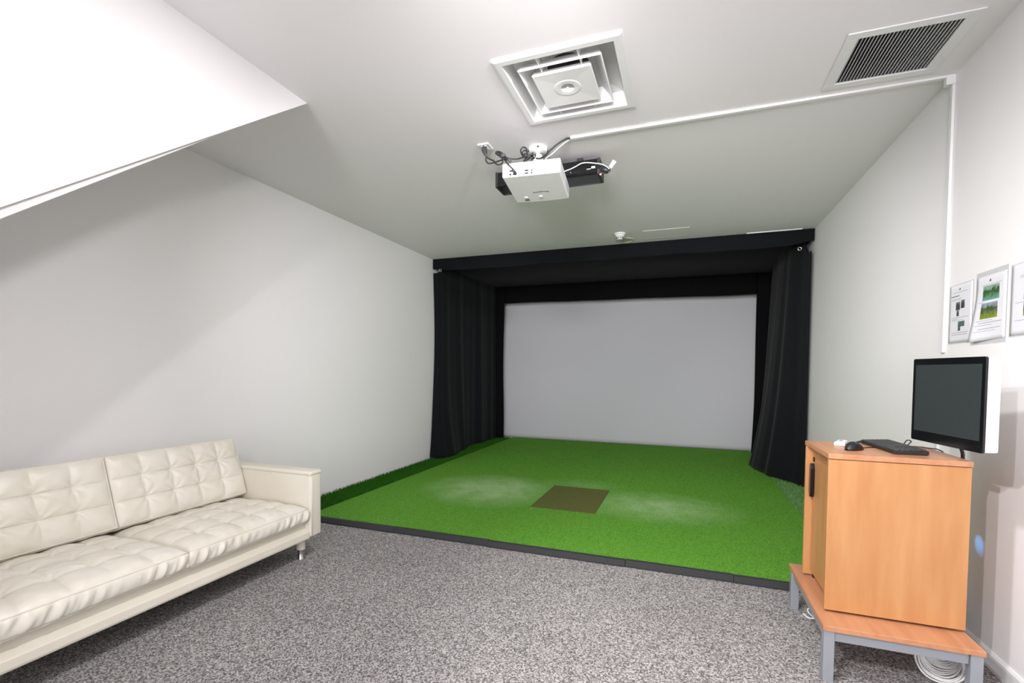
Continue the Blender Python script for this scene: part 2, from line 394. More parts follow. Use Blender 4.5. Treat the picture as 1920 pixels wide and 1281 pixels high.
def curtain(side):
    if side < 0:
        lab = 'black floor-length curtain along the left side of the bay'
        def fn(u, v):
            zt = 2.555 + .137*min(1, max(0, (u-.02)/.06)); z0 = .067; z = z0 + v*(zt-z0); d = 1-v
            f = sum(a*math.sin(k*u*6.3+p+.7*math.sin(2.6*d+u*4)) for k, a, p in [(1.45, .018, .3), (3.1, .015, 1.1), (5.7, .009, 2), (9.1, .005, .5)])*(.45+.85*d)*min(1, u*8)
            flare = .12*d**6*math.exp(-((u-.12)/.2)**2)
            w_ = min(1, u/.035)
            y = 5.715 + max(0, u-.02)*2.05 - .12*(1-u)**6*d**5 - .018*math.sin(v*7)*(1-u)**8
            x = XL + .010 + .075*math.sin(w_*math.pi/2) + f + flare*w_ + .015*d
            return (max(XL+.008, x), y, z)
    else:
        lab = 'black floor-length curtain bulging inward along the right side of the bay'
        def fn(u, v):
            zt = 2.51 + .183*min(1, max(0, (u-.03)/.07)); z0 = .052; z = z0 + v*(zt-z0); d = 1-v
            f = sum(a*math.sin(k*u*6.3+p+.6*math.sin(2.5*d+u*3)) for k, a, p in [(1.7, .018, .9), (3.5, .014, .1), (6.3, .008, 2), (10.3, .004, 1)])*(.4+.9*d)
            A = .13 + .14*d + .10*d**4
            prof = math.sin(math.pi*min(1, (u/.52 if u < .52 else 1+(u-.52)/.48)/2))**1.0
            prof = prof if u < .52 else 1-((u-.52)/.48)**2*.75
            x = XR - .03 - A*prof + f*math.sin(math.pi*min(.5, u*2))
            y = 5.70 + u*2.02
            return (min(XR-.008, x), y, z)
    base = (XL+.05, 6.7, 0) if side < 0 else (XR-.1, 6.7, 0)
    t = thing('side_curtain', base, lab, 'curtain', 'curtains at the sides of the bay')
    sheet('cloth', fn, 160, 60, 'drape', t)
    mb = MB()
    cx_, cz_ = (-3.10, 2.578) if side < 0 else (1.101, 2.533)
    pts = [(cx_+.016*math.cos(a), 5.672, cz_+.016*math.sin(a)) for a in np.linspace(0, 2*math.pi, 20, endpoint=False)]
    mb.tube(pts, .005, 8, close=True); g = obj('hanging_ring', mb, 'chrome', t, smooth=True); g['label'] = 'small silver hanging ring'
curtain(-1); curtain(1)

# ------------------------------------------------------------------ ceiling fittings
t = thing('ceiling_diffuser', (DX, DY, H), 'square white stepped air diffuser in the ceiling in front of the projector', 'air vent')
mb = MB().rings([(.312, 0), (.312, -.008), (.300, -.010), (.272, -.010), (.268, .0), (.250, .06), (.17, .085)], (DX, DY, H))
nb = 48; b0 = len(mb.v)
for i in range(nb):
    a = 2*math.pi*(i+.5)/nb; ca, sa = math.cos(a), math.sin(a); q = .1702/max(abs(ca), abs(sa))
    mb.v += [(DX+q*ca, DY+q*sa, H+.085), (DX+.11*ca, DY+.11*sa, H+.095)]
for i in range(nb): j = (i+1) % nb; mb.f.append((b0+2*i, b0+2*j, b0+2*j+1, b0+2*i+1))
obj('frame', mb, 'whitemetal', t)
mb = MB().lathe([(.111, .0945), (.111, .16), (.0, .16)], (DX, DY, H), 40); obj('duct_neck', mb, 'void', t, smooth=True, angle=40)
mb = MB().rings([(.205, -.012), (.209, -.008), (.195, .020), (.16, .05), (.155, .05), (.188, .016), (.200, -.008), (.205, -.012)], (DX-.003, DY, H)); obj('outer_cone', mb, 'whitemetal', t)
mb = MB().rings([(.001, -.012), (.148, -.016), (.151, -.012), (.140, .012), (.139, .012), (.146, -.008), (.001, -.004)], (DX-.004, DY, H)); pl = obj('centre_plate', mb, 'whitemetal', t)
mb = MB().lathe([(.0, -.0121), (.050, -.0142), (.060, -.0149), (.068, -.0145), (.071, -.0136)], (DX-.004, DY, H), 40); obj('dimple', mb, 'whitemetal', pl, smooth=True)
mb = MB().lathe([(.0, -.0155), (.006, -.0148), (.008, -.0118)], (DX-.004, DY, H), 16); obj('screw', mb, 'plastic', pl, smooth=True)
for sx, sy in ((-.10, -.2), (.10, -.2), (-.10, .2), (.10, .2)):
    obj('support_tab', boxm(DX+sx-.003, DX+sx+.003, DY+sy-.05, DY+sy+.05, H-.002, H+.05), 'whitemetal', t)

t = thing('return_grille', ((GX0+GX1)/2, (GY0+GY1)/2, H), 'rectangular slatted return-air grille in the ceiling near the right wall', 'air vent')
mb = MB(); fr = [(.652, 1.132, 2.512, GY0), (.652, 1.132, GY1, 2.958), (.652, GX0, GY0, GY1), (GX1, 1.132, GY0, GY1)]
for x0, x1, y0, y1 in fr: mb.box(x0, x1, y0, y1, H-.007, H-.0005)
obj('frame', mb, 'whitemetal', t, bevel=.002)
mb = MB().rings([(.5, 0), (.5, .1)], (0, 0, 0)); mb.v = []; mb.f = []
mb.box(GX0-.004, GX1+.004, GY0-.004, GY1+.004, H+.075, H+.08)
for q in ((GX0+.0003, GX0+.0012, GY0+.0003, GY1-.0003), (GX1-.0012, GX1-.0003, GY0+.0003, GY1-.0003), (GX0+.0012, GX1-.0012, GY0+.0003, GY0+.0012), (GX0+.0012, GX1-.0012, GY1-.0012, GY1-.0003)): mb.box(*q, H+.001, H+.075)
obj('duct_lining', mb, 'void', t)
NS = 26; sme = None
for k in range(NS):
    x = GX0 + (k+.5)*(GX1-GX0)/NS
    if sme is None:
        mb = MB().prism([(-.0012, -.004), (.0012, -.004), (.0082, .016), (.0058, .016)], 1, GY0+.0015, GY1-.0015)
        me = bpy.data.meshes.new('slat'); me.from_pydata(mb.v, [], mb.f); me.materials.append(M_['whitemetal'])
        me.transform(Matrix.Translation((0, -(GY0+GY1)/2, 0))); sme = me
    s = bpy.data.objects.new('slat', sme); COL.objects.link(s); s.parent = t; s.location = (x-(GX0+GX1)/2-.0035, 0, 0)

t = thing('smoke_detector', (-.685, 5.27, H), 'white domed smoke detector on the ceiling in front of the valance', 'smoke detector')
c = (-.685, 5.27, H)
obj('base', MB().lathe([(0, 0), (.062, 0), (.062, -.010), (.055, -.018), (0, -.018)], c), 'plastic', t, smooth=True, angle=35)
bd = obj('body', MB().lathe([(.050, -.018), (.050, -.030), (.040, -.040), (.0, -.040)], c), 'plastic', t, smooth=True, angle=35)
obj('sensor_cage', MB().lathe([(.031, -.040), (.031, -.058), (.024, -.064), (.0, -.064)], c), 'plastic', t, smooth=True, angle=35)
for k in range(10):
    a = 2*math.pi*k/10; mb = boxm(c[0]+.0315*math.cos(a)-.004, c[0]+.0315*math.cos(a)+.004, c[1]+.0315*math.sin(a)-.004, c[1]+.0315*math.sin(a)+.004, H-.055, H-.044)
    obj('slot', mb, 'port', t)
c = (-.665, 5.545, H)
o = obj('ceiling_speaker', MB().lathe([(0, -.002), (.085, -.002), (.088, -.007), (.100, -.006), (.104, -.0005), (0, -.0005)], c, 40), 'offwhite', None, smooth=True, loc=c, angle=35)
tag(o, 'flat round off-white cover plate on the ceiling beside the valance', 'ceiling plate')
t = thing('access_panel', (-.21, 5.40, H), 'faint rectangular white access panel in the ceiling near the valance', 'access panel')
mb = MB()
for x0, x1, y0, y1 in ((-.445, .023, 5.25, 5.262), (-.445, .023, 5.548, 5.56), (-.445, -.433, 5.262, 5.548), (.011, .023, 5.262, 5.548)): mb.box(x0, x1, y0, y1, H-.003, H-.0005)
obj('frame', mb, 'ceiling', t); obj('door', boxm(-.431, .009, 5.264, 5.546, H-.0025, H-.0005), 'ceiling', t)
o = obj('lamp_strip_trim', boxm(.60, 1.12, 5.668, 5.68, H-.008, H-.0005), 'trim', None, loc=(.78, 5.67, H))
o.name = 'ceiling_moulding'; tag(o, 'thin white strip on the ceiling above the right end of valance', 'moulding')

# raceway across the ceiling and down the right wall
t = thing('cable_raceway', (XR, 3.02, H), 'white cable raceway running across the ceiling and down the right wall', 'cable raceway')
obj('ceiling_run', boxm(-.715, XR-.012, 3.012, 3.036, H-.013, H-.0005), 'trim', t, bevel=.002)
obj('corner_piece', boxm(XR-.040, XR-.0005, 3.008, 3.040, H-.050, H-.0008), 'trim', t, bevel=.003)
obj('wall_run', boxm(XR-.013, XR-.0005, 3.012, 3.036, 1.352, H-.050), 'trim', t, bevel=.002)
o = obj('cable_raceway', boxm(XR-.013, XR-.0005, 3.030, 3.056, .25, 1.15), 'trim', None, loc=(XR, 3.04, .25), bevel=.002)
tag(o, 'lower piece of white cable raceway on the wall behind the monitor', 'cable raceway')

# ------------------------------------------------------------------ projector
PC = Vector((-.923, 2.985, 2.468)); PR = Euler((math.radians(-4.5), 0, math.radians(5.0))).to_matrix().to_4x4()
t = thing('projector', PC, 'white video projector hanging upside down from the ceiling', 'projector')
t.rotation_euler = (math.radians(-4.5), 0, math.radians(5.0))
def lobj(name, mb, m, parent, **kw):      # geometry in the projector's own frame
    b = origin_of(parent); mb.v = [tuple(Vector(v)+b) for v in mb.v]; return obj(name, mb, m, parent, **kw)
hw, hd, hh = .182, .192, .044
mb = MB(); n = 13
front = [(-hw + 2*hw*i/(n-1), hd - .012*((2*i/(n-1)-1)**2)) for i in range(n)]
mb.prism([(-hw, -hd), (hw, -hd)] + front[::-1], 2, -hh, hh)
pb = lobj('housing', mb, 'plastic', t, bevel=.008, seg=3)
for x, z, w, h_ in ((-.128, -.030, .014, .012), (-.106, -.030, .016, .012), (.006, -.016, .011, .009), (.006, -.032, .011, .009)):
    lobj('port', boxm(x-w/2, x+w/2, -hd-.0015, -hd+.002, z-h_/2, z+h_/2), 'port', t)
for x, z, w in ((-.125, -.008, .026), (-.026, -.014, .030), (-.026, -.031, .028)):
    mb = MB().prism([(x-w/2, z-.006), (x+w/2, z-.006), (x+w*.3, z+.005), (x-w*.3, z+.005)], 1, -hd-.0015, -hd+.002); lobj('socket', mb, 'port', t)
for x, z, w in ((-.03, .004, .05), (.04, .006, .03), (.10, .018, .05), (.13, -.02, .03), (-.07, -.035, .02), (.03, -.035, .02)):
    lobj('port_marking', boxm(x-w/2, x+w/2, -hd-.0006, -hd+.001, z, z+.0014), mat_mark if False else 'silver', t)
for x, y, w, h_ in ((-.098, .150, .030, .010), (-.098, .133, .026, .005)):
    lobj('control_button', boxm(x-w/2, x+w/2, y-h_/2, y+h_/2, -hh-.0015, -hh+.002), 'black', t)
for x, y in ((-.098, .112), (.002, .112)):
    lobj('dial', MB().lathe([(0, -.004), (.012, -.004), (.013, 0), (.013, .002)], (x, y, -hh), 20), 'whitemetal', t, smooth=True, angle=35)
for k in range(4): lobj('indicator', boxm(-.03+k*.016, -.026+k*.016, .138, .142, -hh-.001, -hh+.002), 'silver', t)
lobj('label_strip', boxm(-.02, .01, -hd+.022, -hd+.0245, -hh-.0006, -hh+.001), 'silver', t)
for k in range(9): lobj('vent_slot', boxm(hw-.002, hw+.0008, .03+k*.014, .037+k*.014, -.03, .028), 'silver', t)
def text_mesh(name, body, size, m, parent, mtx, ext=.0004):
    cu = bpy.data.curves.new(name, 'FONT'); cu.body = body; cu.size = size; cu.extrude = ext; cu.align_x = 'CENTER'; cu.align_y = 'CENTER'
    tmp = bpy.data.objects.new(name+'_t', cu); COL.objects.link(tmp); bpy.context.view_layer.update()
    me = bpy.data.meshes.new_from_object(tmp.evaluated_get(bpy.context.evaluated_depsgraph_get()))
    bpy.data.objects.remove(tmp); me.name = name; me.transform(mtx); me.materials.clear(); me.materials.append(M_[m])
    o = bpy.data.objects.new(name, me); COL.objects.link(o); o.parent = parent; return o
mt = Matrix(((-1, 0, 0, .015), (0, 1, 0, .045), (0, 0, -1, -hh-.0003), (0, 0, 0, 1)))
text_mesh('lettering', 'Panasonic', .027, 'darkgrey', t, mt)
# ceiling mount
mt_ = thing('projector_mount', (-.955, 3.10, H), 'round white ceiling mount holding the projector', 'mount')
c = (-.955, 3.10, H)
obj('ceiling_plate', MB().lathe([(0, -.0005), (.062, -.0005), (.064, -.012), (.058, -.026), (.05, -.030), (0, -.030)], c, 36), 'whitemetal', mt_, smooth=True, angle=35)
for a in (.4, 1.9, 3.5, 5.0):
    obj('plate_slot', boxm(c[0]+.061*math.cos(a)-.007, c[0]+.061*math.cos(a)+.007, c[1]+.061*math.sin(a)-.005, c[1]+.061*math.sin(a)+.005, H-.021, H-.010), 'port', mt_)
obj('pole', MB().lathe([(.014, -.03), (.014, -.20)], c, 20), 'whitemetal', mt_, smooth=True)
obj('knuckle', boxm(c[0]-.03, c[0]+.03, c[1]-.022, c[1]+.022, H-.085, H-.05), 'whitemetal', mt_, bevel=.004)
obj('spider_plate', boxm(c[0]-.10, c[0]+.10, c[1]-.16, c[1]+.02, 2.532, 2.540), 'whitemetal', mt_, bevel=.002)

# ------------------------------------------------------------------ sensor bar behind projector
t = thing('ceiling_sensor', (-.955, 3.375, 2.6), 'long black ball-tracking sensor bar on the ceiling behind the projector', 'sensor')
mb = MB().prism([(3.285, 2.612), (3.295, 2.598), (3.445, 2.598), (3.455, 2.61), (3.455, 2.70), (3.285, 2.70)], 0, -1.335, -.572)
sb = obj('housing', mb, 'gloss', t, bevel=.004)
for x0, x1 in ((-1.335, -1.325), (-.585, -.573)): obj('end_cap', boxm(x0-.004, x1+.004, 3.282, 3.458, 2.594, 2.704), 'black', t, bevel=.003)
obj('bottom_lip', boxm(-1.325, -.585, 3.448, 3.462, 2.596, 2.602), 'darkgrey', t)
for x in (-1.2, -.72): obj('bracket', boxm(x-.02, x+.02, 3.33, 3.41, 2.70, H-.0005), 'black', t, bevel=.002)
obj('label_plate', boxm(-.628, -.592, 3.2835, 3.2855, 2.636, 2.650), 'tape', t)
for k in range(3): obj('label_print', boxm(-.660+k*.010, -.653+k*.010, 3.2838, 3.2855, 2.632, 2.637), 'tape', t)
obj('status_dot', boxm(-.775, -.770, 3.2836, 3.2855, 2.625, 2.630), 'tape', t)
l = obj('indicator_lamp', MB().lathe([(0, -.004), (.004, -.003), (.005, 0), (.005, .004)], (-.566, 3.295, 2.592), 12), 'led', t, smooth=True); l['label'] = 'glowing red indicator lamp'

def cable(name, pts, r, m, label, cat='cable', k=8, n=8, group=None):
    P = spline(pts, k); mb = MB().tube(P, r, n); o = obj(name, mb, m, None, smooth=True, loc=tuple(P[0])); return tag(o, label, cat, group)
cable('data_cable', [(-.800, 3.20, 2.605), (-.759, 3.23, 2.629), (-.721, 3.25, 2.653), (-.692, 3.25, 2.665), (-.654, 3.25, 2.665), (-.605, 3.25, 2.655), (-.56, 3.25, 2.643), (-.523, 3.25, 2.624), (-.500, 3.255, 2.603)], .0035, 'cablew', 'white cable arching over the right end of the black sensor bar')
t = thing('cable_bundle', (-.53, 3.27, 2.6), 'black cable bundle looping round the right end of the sensor bar', 'cable')
for k in range(4):
    o_ = .006*k
    obj('strand', MB().tube(spline([(-.60, 3.272+.008*k, 2.652-o_), (-.56, 3.264+.004*k, 2.646-o_), (-.527+o_*.3, 3.268, 2.632-o_), (-.500-o_, 3.268+.004*k, 2.604), (-.512-o_, 3.268, 2.590+o_*.6), (-.548, 3.266+.003*k, 2.588+o_)], 8), .006, 8), 'cableb', t, smooth=True)
obj('sleeve', MB().tube(spline([(-.555, 3.272, 2.618), (-.53, 3.268, 2.606), (-.508, 3.270, 2.598)], 6), [.012+.010*math.sin(math.pi*(.25+.6*i/12)) for i in range(13)], 12), 'black', t, smooth=True)
mb = MB(); mb.v = [(-.507, 3.268, 2.624), (-.479, 3.268, 2.668), (-.457, 3.268, 2.651), (-.488, 3.268, 2.612)]; mb.v += [(x, y+.0012, z) for x, y, z in mb.v]
mb.f = [(0, 1, 2, 3), (7, 6, 5, 4), (0, 4, 5, 1), (1, 5, 6, 2), (2, 6, 7, 3), (3, 7, 4, 0)]
g = obj('paper_tag', mb, 'tape', t); g['label'] = 'white paper tag'

# ceiling outlet and projector cords
t = thing('ceiling_outlet', (-1.28, 2.958, H), 'white square power outlet on the ceiling left of the projector', 'outlet')
obj('cover_plate', boxm(-1.320, -1.240, 2.912, 3.004, H-.009, H-.0005), 'plastic', t, bevel=.003)
obj('socket_face', boxm(-1.300, -1.262, 2.930, 2.986, H-.0115, H-.008), 'plastic', t, bevel=.001)
t = thing('power_cord', (-1.28, 2.945, 2.73), 'black power cord plugged into the ceiling outlet and bunched beside the projector', 'cord')
plug = [(-1.284, 2.945, 2.727), (-1.280, 2.938, 2.712), (-1.270, 2.925, 2.69), (-1.258, 2.912, 2.664), (-1.249, 2.903, 2.645)]
obj('plug', MB().tube(plug, [.016, .018, .017, .011, .005], 12), 'darkgrey', t, smooth=True)
obj('lead', MB().tube(spline([(-1.249, 2.90, 2.645), (-1.25, 2.9, 2.619), (-1.233, 2.9, 2.598), (-1.196, 2.9, 2.597), (-1.143, 2.9, 2.606), (-1.098, 2.9, 2.609), (-1.046, 2.92, 2.608), (-1.007, 2.95, 2.625), (-.985, 2.97, 2.635), (-.955, 2.98, 2.625)], 8), .0048, 8), 'cableb', t, smooth=True)
obj('lead', MB().tube(spline([(-1.249, 2.905, 2.642), (-1.22, 2.895, 2.621), (-1.19, 2.89, 2.603), (-1.176, 2.89, 2.584), (-1.153, 2.89, 2.574), (-1.13, 2.89, 2.584), (-1.125, 2.88, 2.602), (-1.10, 2.86, 2.600)], 8), .0045, 8), 'cableb', t, smooth=True)
for k in range(3):
    d = .006*k
    obj('bunch_loop', MB().tube(spline([(-1.075+d, 2.775+d, 2.548), (-1.11, 2.79+d, 2.580+d), (-1.139+d, 2.80, 2.604), (-1.133+d, 2.80+d, 2.616-d), (-1.104, 2.80, 2.606-d), (-1.082, 2.795+d, 2.580), (-1.053-d, 2.775, 2.553), (-1.034, 2.768+d, 2.528+d)], 8), .005, 8), 'cableb', t, smooth=True)
obj('tie', boxm(-1.098, -1.072, 2.775, 2.80, 2.566, 2.590), 'darkgrey', t, bevel=.006)
obj('connector', MB().tube([(-1.045, 2.765, 2.545), (-1.036, 2.76, 2.535), (-1.026, 2.755, 2.521)], [.008, .010, .009], 10), 'darkgrey', t, smooth=True)
obj('video_plug', MB().tube(spline([(-1.085, 2.80, 2.572), (-1.062, 2.770, 2.535), (-1.035, 2.757, 2.500), (-1.012, 2.757, 2.476), (-1.003, 2.765, 2.462), (-.997, 2.778, 2.450)], 6), [.005]*19+[.007]*4+[.009]*8, 10), 'cableb', t, smooth=True)
for k in range(3):
    obj('loose_loop', MB().tube(spline([(-1.020+.01*k, 2.985, 2.640), (-1.043+.012*k, 2.995, 2.690-.014*k), (-1.028+.008*k, 3.0, 2.715-.022*k), (-1.003+.004*k, 3.0, 2.698-.018*k), (-.995, 2.99, 2.650), (-.985, 2.985, 2.625)], 8), .0045, 8), 'cableb', t, smooth=True)
pts = [(-.985+.035*math.cos(a*.9)*(1-.25*math.sin(a*.23)), 2.985+.02*math.sin(a*.37), 2.630+.024*math.sin(a)) for a in np.linspace(0, 22, 90)]
obj('bunch', MB().tube(pts, .0045, 6), 'cableb', t, smooth=True)
cable('video_cable', [(-.717, 3.019, 2.732), (-.740, 3.012, 2.731), (-.793, 3.012, 2.708), (-.84, 3.012, 2.678), (-.881, 3.02, 2.650), (-.915, 3.03, 2.640), (-.945, 3.02, 2.640)], .0060, 'cableb', 'black video cable dropping from the end of the ceiling raceway')
cable('network_cable', [(-.717, 3.031, 2.732), (-.745, 3.034, 2.722), (-.793, 3.036, 2.694), (-.84, 3.040, 2.662), (-.878, 3.038, 2.638), (-.90, 3.036, 2.600), (-.905, 3.036, 2.548)], .0032, 'cablew', 'white network cable dropping from the end of the ceiling raceway')

# ------------------------------------------------------------------ sofa
SO = (-2.69, 1.60, 0)
sofa = thing('leather_sofa', SO, 'cream tufted leather sofa standing against the left wall', 'sofa')
SY0, SY1, SXF, SXB = .715, 2.485, -2.24, -3.13
mb = MB().prism([(SXB+.02, .155), (SXF-.012, .147), (SXF-.002, .153), (SXF, .163), (SXF-.002, .196), (SXF-.018, .203), (SXF-.044, .215), (SXF-.050, .250), (SXB+.02, .250)], 1, SY0+.1, SY1-.1)
obj('base_rail', mb, 'leatherside', sofa, bevel=.004)
def arm(y0, y1, s):
    mb = boxm(SXB, SXF+.004, y0, y1, .155, .572)
    a = obj('armrest', mb, 'leatherside', sofa, bevel=.016, seg=4, smooth=True)
    mb = MB(); z = .578
    cap = boxm(SXB, SXF+.008, y0-.004, y1+.004, .552, .584)
    c_ = obj('arm_cap', cap, 'leatherside', a, bevel=.015, seg=4, smooth=True)
    e = y0 if s > 0 else y1
    path = [(SXF+.006, e+(.012*s), .54), (SXF+.006, e+(.012*s), .40), (SXF+.006, e+.012*s, .17)]
    obj('piping', MB().tube(path, .003, 6), 'leather', a, smooth=True)
arm(SY1-.1, SY1, 1); arm(SY0, SY0+.1, -1)
mb = MB().prism([(SXB, .155), (SXB+.09, .155), (SXB+.11, .40), (SXB+.075, .62), (SXB+.045, .635), (SXB+.01, .62)], 1, SY0+.1, SY1-.1)
obj('back_frame', mb, 'leatherside', sofa, bevel=.012, seg=3, smooth=True)
for x, y in ((-2.335, 2.405), (-2.335, .795), (-3.04, 2.405), (-3.04, .795)):
    lg = obj('leg', MB().lathe([(0, .157), (.029, .157), (.027, .064), (0, .064)], (x, y, 0), 24), 'leatherside', sofa, smooth=True, angle=40)
    f = obj('foot_cap', MB().lathe([(0, .063), (.022, .063), (.0215, .008), (.025, .003), (.025, 0), (0, 0)], (x, y, 0), 24), 'chrome', lg, smooth=True, angle=40); f['label'] = 'brushed steel foot'

def noise1(s, seed):
    r = random.Random(seed); return sum(math.sin(s*f+r.uniform(0, 6.28))*a for f, a in ((5, 1), (11, .6), (23, .35)))
def cushion(name, O, U, V, N, lu, lv, th, nx, ny, crown, puff, pull, parent, seed, side_wr=.004, seamh=0.0, K=7, res=(96, 80)):
    O, U, V, N = Vector(O), Vector(U).normalized(), Vector(V).normalized(), Vector(N).normalized()
    r = random.Random(seed); nu, nv = res
    tuf = [((i)/nx, (j)/ny, r.uniform(0, 6.28), r.randint(5, 9)) for i in range(1, nx) for j in range(1, ny)]
    def hgt(u, v):
        e = (1-(2*u-1)**8)*(1-(2*v-1)**8)
        e2 = min(1, u*lu/.035, (1-u)*lu/.035, v*lv/.035, (1-v)*lv/.035); e2 = max(0, e2); e2 = math.sqrt(1-(1-e2)**2)
        su = abs(math.sin(math.pi*nx*u)); sv = abs(math.sin(math.pi*ny*v))
        h = crown*(1-abs(2*u-1)**2.5*.6)*(1-abs(2*v-1)**2.5*.6)*e2
        h += puff*(su**.55*sv**.55)*e2*.75 + puff*.25*(su+sv)*.5*e2
        dvl = abs((v*ny) - round(v*ny))*lv/ny
        if 0 < round(v*ny) < ny: h -= seamh*math.exp(-(dvl/.003)**2)*e2
        for a, b, ph, kk in tuf:
            dx, dy = (u-a)*lu, (v-b)*lv; rr = math.hypot(dx, dy)
            if rr < .12:
                h -= pull*math.exp(-(rr/.022)**2)
                th_ = math.atan2(dy, dx)
                h += .0052*math.exp(-rr/.045)*(1-math.exp(-(rr/.018)**2))*math.cos(kk*th_+ph)
        # long drag wrinkles near the cushion border
        de = min(v*lv, (1-v)*lv); h += .0016*math.exp(-de/.03)*e2*math.sin(u*lu*110+4*math.sin(v*5+seed)+seed)
        h += .0012*math.sin(u*lu*60+3*math.sin(v*lv*31+seed))*math.sin(v*lv*47+seed)*e2
        return h
    g = [[None]*nv for _ in range(nu)]; verts = []; faces = []; idx = {}
    def add(p): verts.append(tuple(p)); return len(verts)-1
    rad = .012
    for i in range(nu):
        for j in range(nv):
            u, v = i/(nu-1), j/(nv-1)
            g[i][j] = add(O + U*(u*lu) + V*(v*lv) + N*(th + hgt(u, v)))
    for i in range(nu-1):
        for j in range(nv-1): faces.append((g[i][j], g[i+1][j], g[i+1][j+1], g[i][j+1]))
    loop = [(i, 0) for i in range(nu)] + [(nu-1, j) for j in range(1, nv)] + [(i, nv-1) for i in range(nu-2, -1, -1)] + [(0, j) for j in range(nv-2, 0, -1)]
    def outdir(i, j):
        d = Vector((0, 0, 0))
        if i == 0: d -= U
        if i == nu-1: d += U
        if j == 0: d -= V
        if j == nv-1: d += V
        return d.normalized()
    prev = [g[i][j] for i, j in loop]; L = len(loop)
    for k in range(1, K+1):
        q = k/K; cur = []
        for s, (i, j) in enumerate(loop):
            u, v = i/(nu-1), j/(nv-1); d = outdir(i, j)
            per = (u*lu+v*lv)
            bul = .014*math.sin(math.pi*q)**.6 if k < K else -.008
            wr = side_wr*math.sin(math.pi*q)*(.6+.4*math.sin(per*11.3+seed*1.7))*(math.sin(per*(70+6*math.sin(per*3+seed))+1.6*q*2+2.2*math.sin(per*9+seed))**3+.5*math.sin(per*130+q*3))
            cur.append(add(O + U*(u*lu) + V*(v*lv) + N*(th*(1-q)) + d*(bul+wr)))
        for s in range(L): s2 = (s+1) % L; faces.append((prev[s], cur[s], cur[s2], prev[s2]))
        prev = cur
    faces.append(tuple(prev))
    mb = MB(); mb.v = verts; mb.f = faces
    o = obj(name, mb, 'leather', parent, smooth=True)
    for hz, nm in ((th, 'piping'), (0.004, 'piping')):
        m = 14; path = []
        cr = [(0, 0), (1, 0), (1, 1), (0, 1)]
        for a in range(4):
            p, q = cr[a], cr[(a+1) % 4]
            for s in range(m):
                w = s/m; u, v = p[0]+(q[0]-p[0])*w, p[1]+(q[1]-p[1])*w
                path.append(O + U*(u*lu) + V*(v*lv) + N*hz)
        obj(nm, MB().tube(path, .0032, 6, close=True), 'leather', o, smooth=True)
    return o
for k, (y0, y1) in enumerate(((.828, 1.598), (1.610, 2.374))):
    cushion('seat_cushion', (-2.86, y0, .262), (0, 1, 0), (1, 0, 0), (0, 0, 1), y1-y0, .612, .082, 5, 4, .040, .016, .010, sofa, 3+k*4, side_wr=.008, seamh=.001, res=(130, 100), K=9)
    ln = Vector((-.30, 0, 1)).normalized(); nn = Vector((1, 0, .30)).normalized()
    ob = Vector((-2.875, 0, .372))
    cushion('back_cushion', (ob.x, y0, ob.z), (0, 1, 0), ln, nn, y1-y0, .375, .105, 5, 3, .016, .016, .009, sofa, 11+k*5, side_wr=.003, seamh=.0055, res=(130, 120))

# ------------------------------------------------------------------ bench and cabinet
BX0, BX1, BY0, BY1 = .545, 1.057, 2.180, 2.843
t = thing('low_bench', ((BX0+BX1)/2, (BY0+BY1)/2, 0), 'low wooden bench with silver steel frame under the cabinet', 'bench')
obj('bench_top', boxm(BX0, BX1, BY0, BY1, .209, .230), 'woodh', t, bevel=.002)
w = .038
for x, y in ((BX0+.004, BY0+.006), (BX1-w-.004, BY0+.006), (BX0+.004, BY1-w-.006), (BX1-w-.004, BY1-w-.006)):
    obj('leg', boxm(x, x+w, y, y+w, 0, .2085), 'silver', t, bevel=.002)
obj('rail', boxm(BX0+w+.005, BX1-w-.005, BY0+.016, BY0+.034, .166, .206), 'silver', t, bevel=.0015)
obj('rail', boxm(BX0+w+.005, BX1-w-.005, BY1-.034, BY1-.016, .166, .206), 'silver', t, bevel=.0015)
obj('rail', boxm(BX0+.012, BX0+.030, BY0+w+.007, BY1-w-.007, .166, .206), 'silver', t, bevel=.0015)
obj('rail', boxm(BX1-.030, BX1-.012, BY0+w+.007, BY1-w-.007, .166, .206), 'silver', t, bevel=.0015)

CX0, CX1, CY0, CY1, CT = .578, 1.053, 2.312, 2.715, .905
t = thing('wooden_cabinet', ((CX0+CX1)/2, (CY0+CY1)/2, .230), 'tall beech wood cabinet with one door standing on the low bench', 'cabinet')
CAB = t
obj('side_panel', boxm(CX0, CX1, CY0, CY0+.018, .240, CT-.0245), 'woodv', t, bevel=.0012)
obj('side_panel', boxm(CX0, CX1, CY1-.018, CY1, .240, CT-.0245), 'woodv', t, bevel=.0012)
obj('top_panel', boxm(CX0-.002, CX1+.003, CY0-.003, CY1+.003, CT-.022, CT), 'woodh', t, bevel=.0015)
obj('back_panel', boxm(CX1-.012, CX1-.002, CY0+.018, CY1-.018, .25, CT-.0225), 'woodv', t)
obj('bottom_panel', boxm(CX0+.04, CX1-.012, CY0+.018, CY1-.018, .246, .262), 'woodv', t)
d = obj('door', boxm(CX0+.030, CX0+.048, CY0+.0205, CY1-.0205, .264, CT-.040), 'woodv', t, bevel=.0015)
hy = CY1-.020-.024; mb = MB()
prof = [(hy-.017, .660), (hy-.017, .775), (hy-.006, .800), (hy+.006, .800), (hy+.017, .775), (hy+.017, .660), (hy+.006, .635), (hy-.006, .635)]
h_ = obj('handle', MB().prism(prof, 0, CX0+.012, CX0+.0305), 'gloss', d, bevel=.003); h_['label'] = 'black bow handle'
obj('lock', MB().lathe([(0, 0), (.011, 0), (.011, .006), (0, .006)], (0, 0, 0), 16), 'gloss', d)
lk = bpy.data.objects[[o.name for o in d.children if o.name.startswith('lock')][0]]
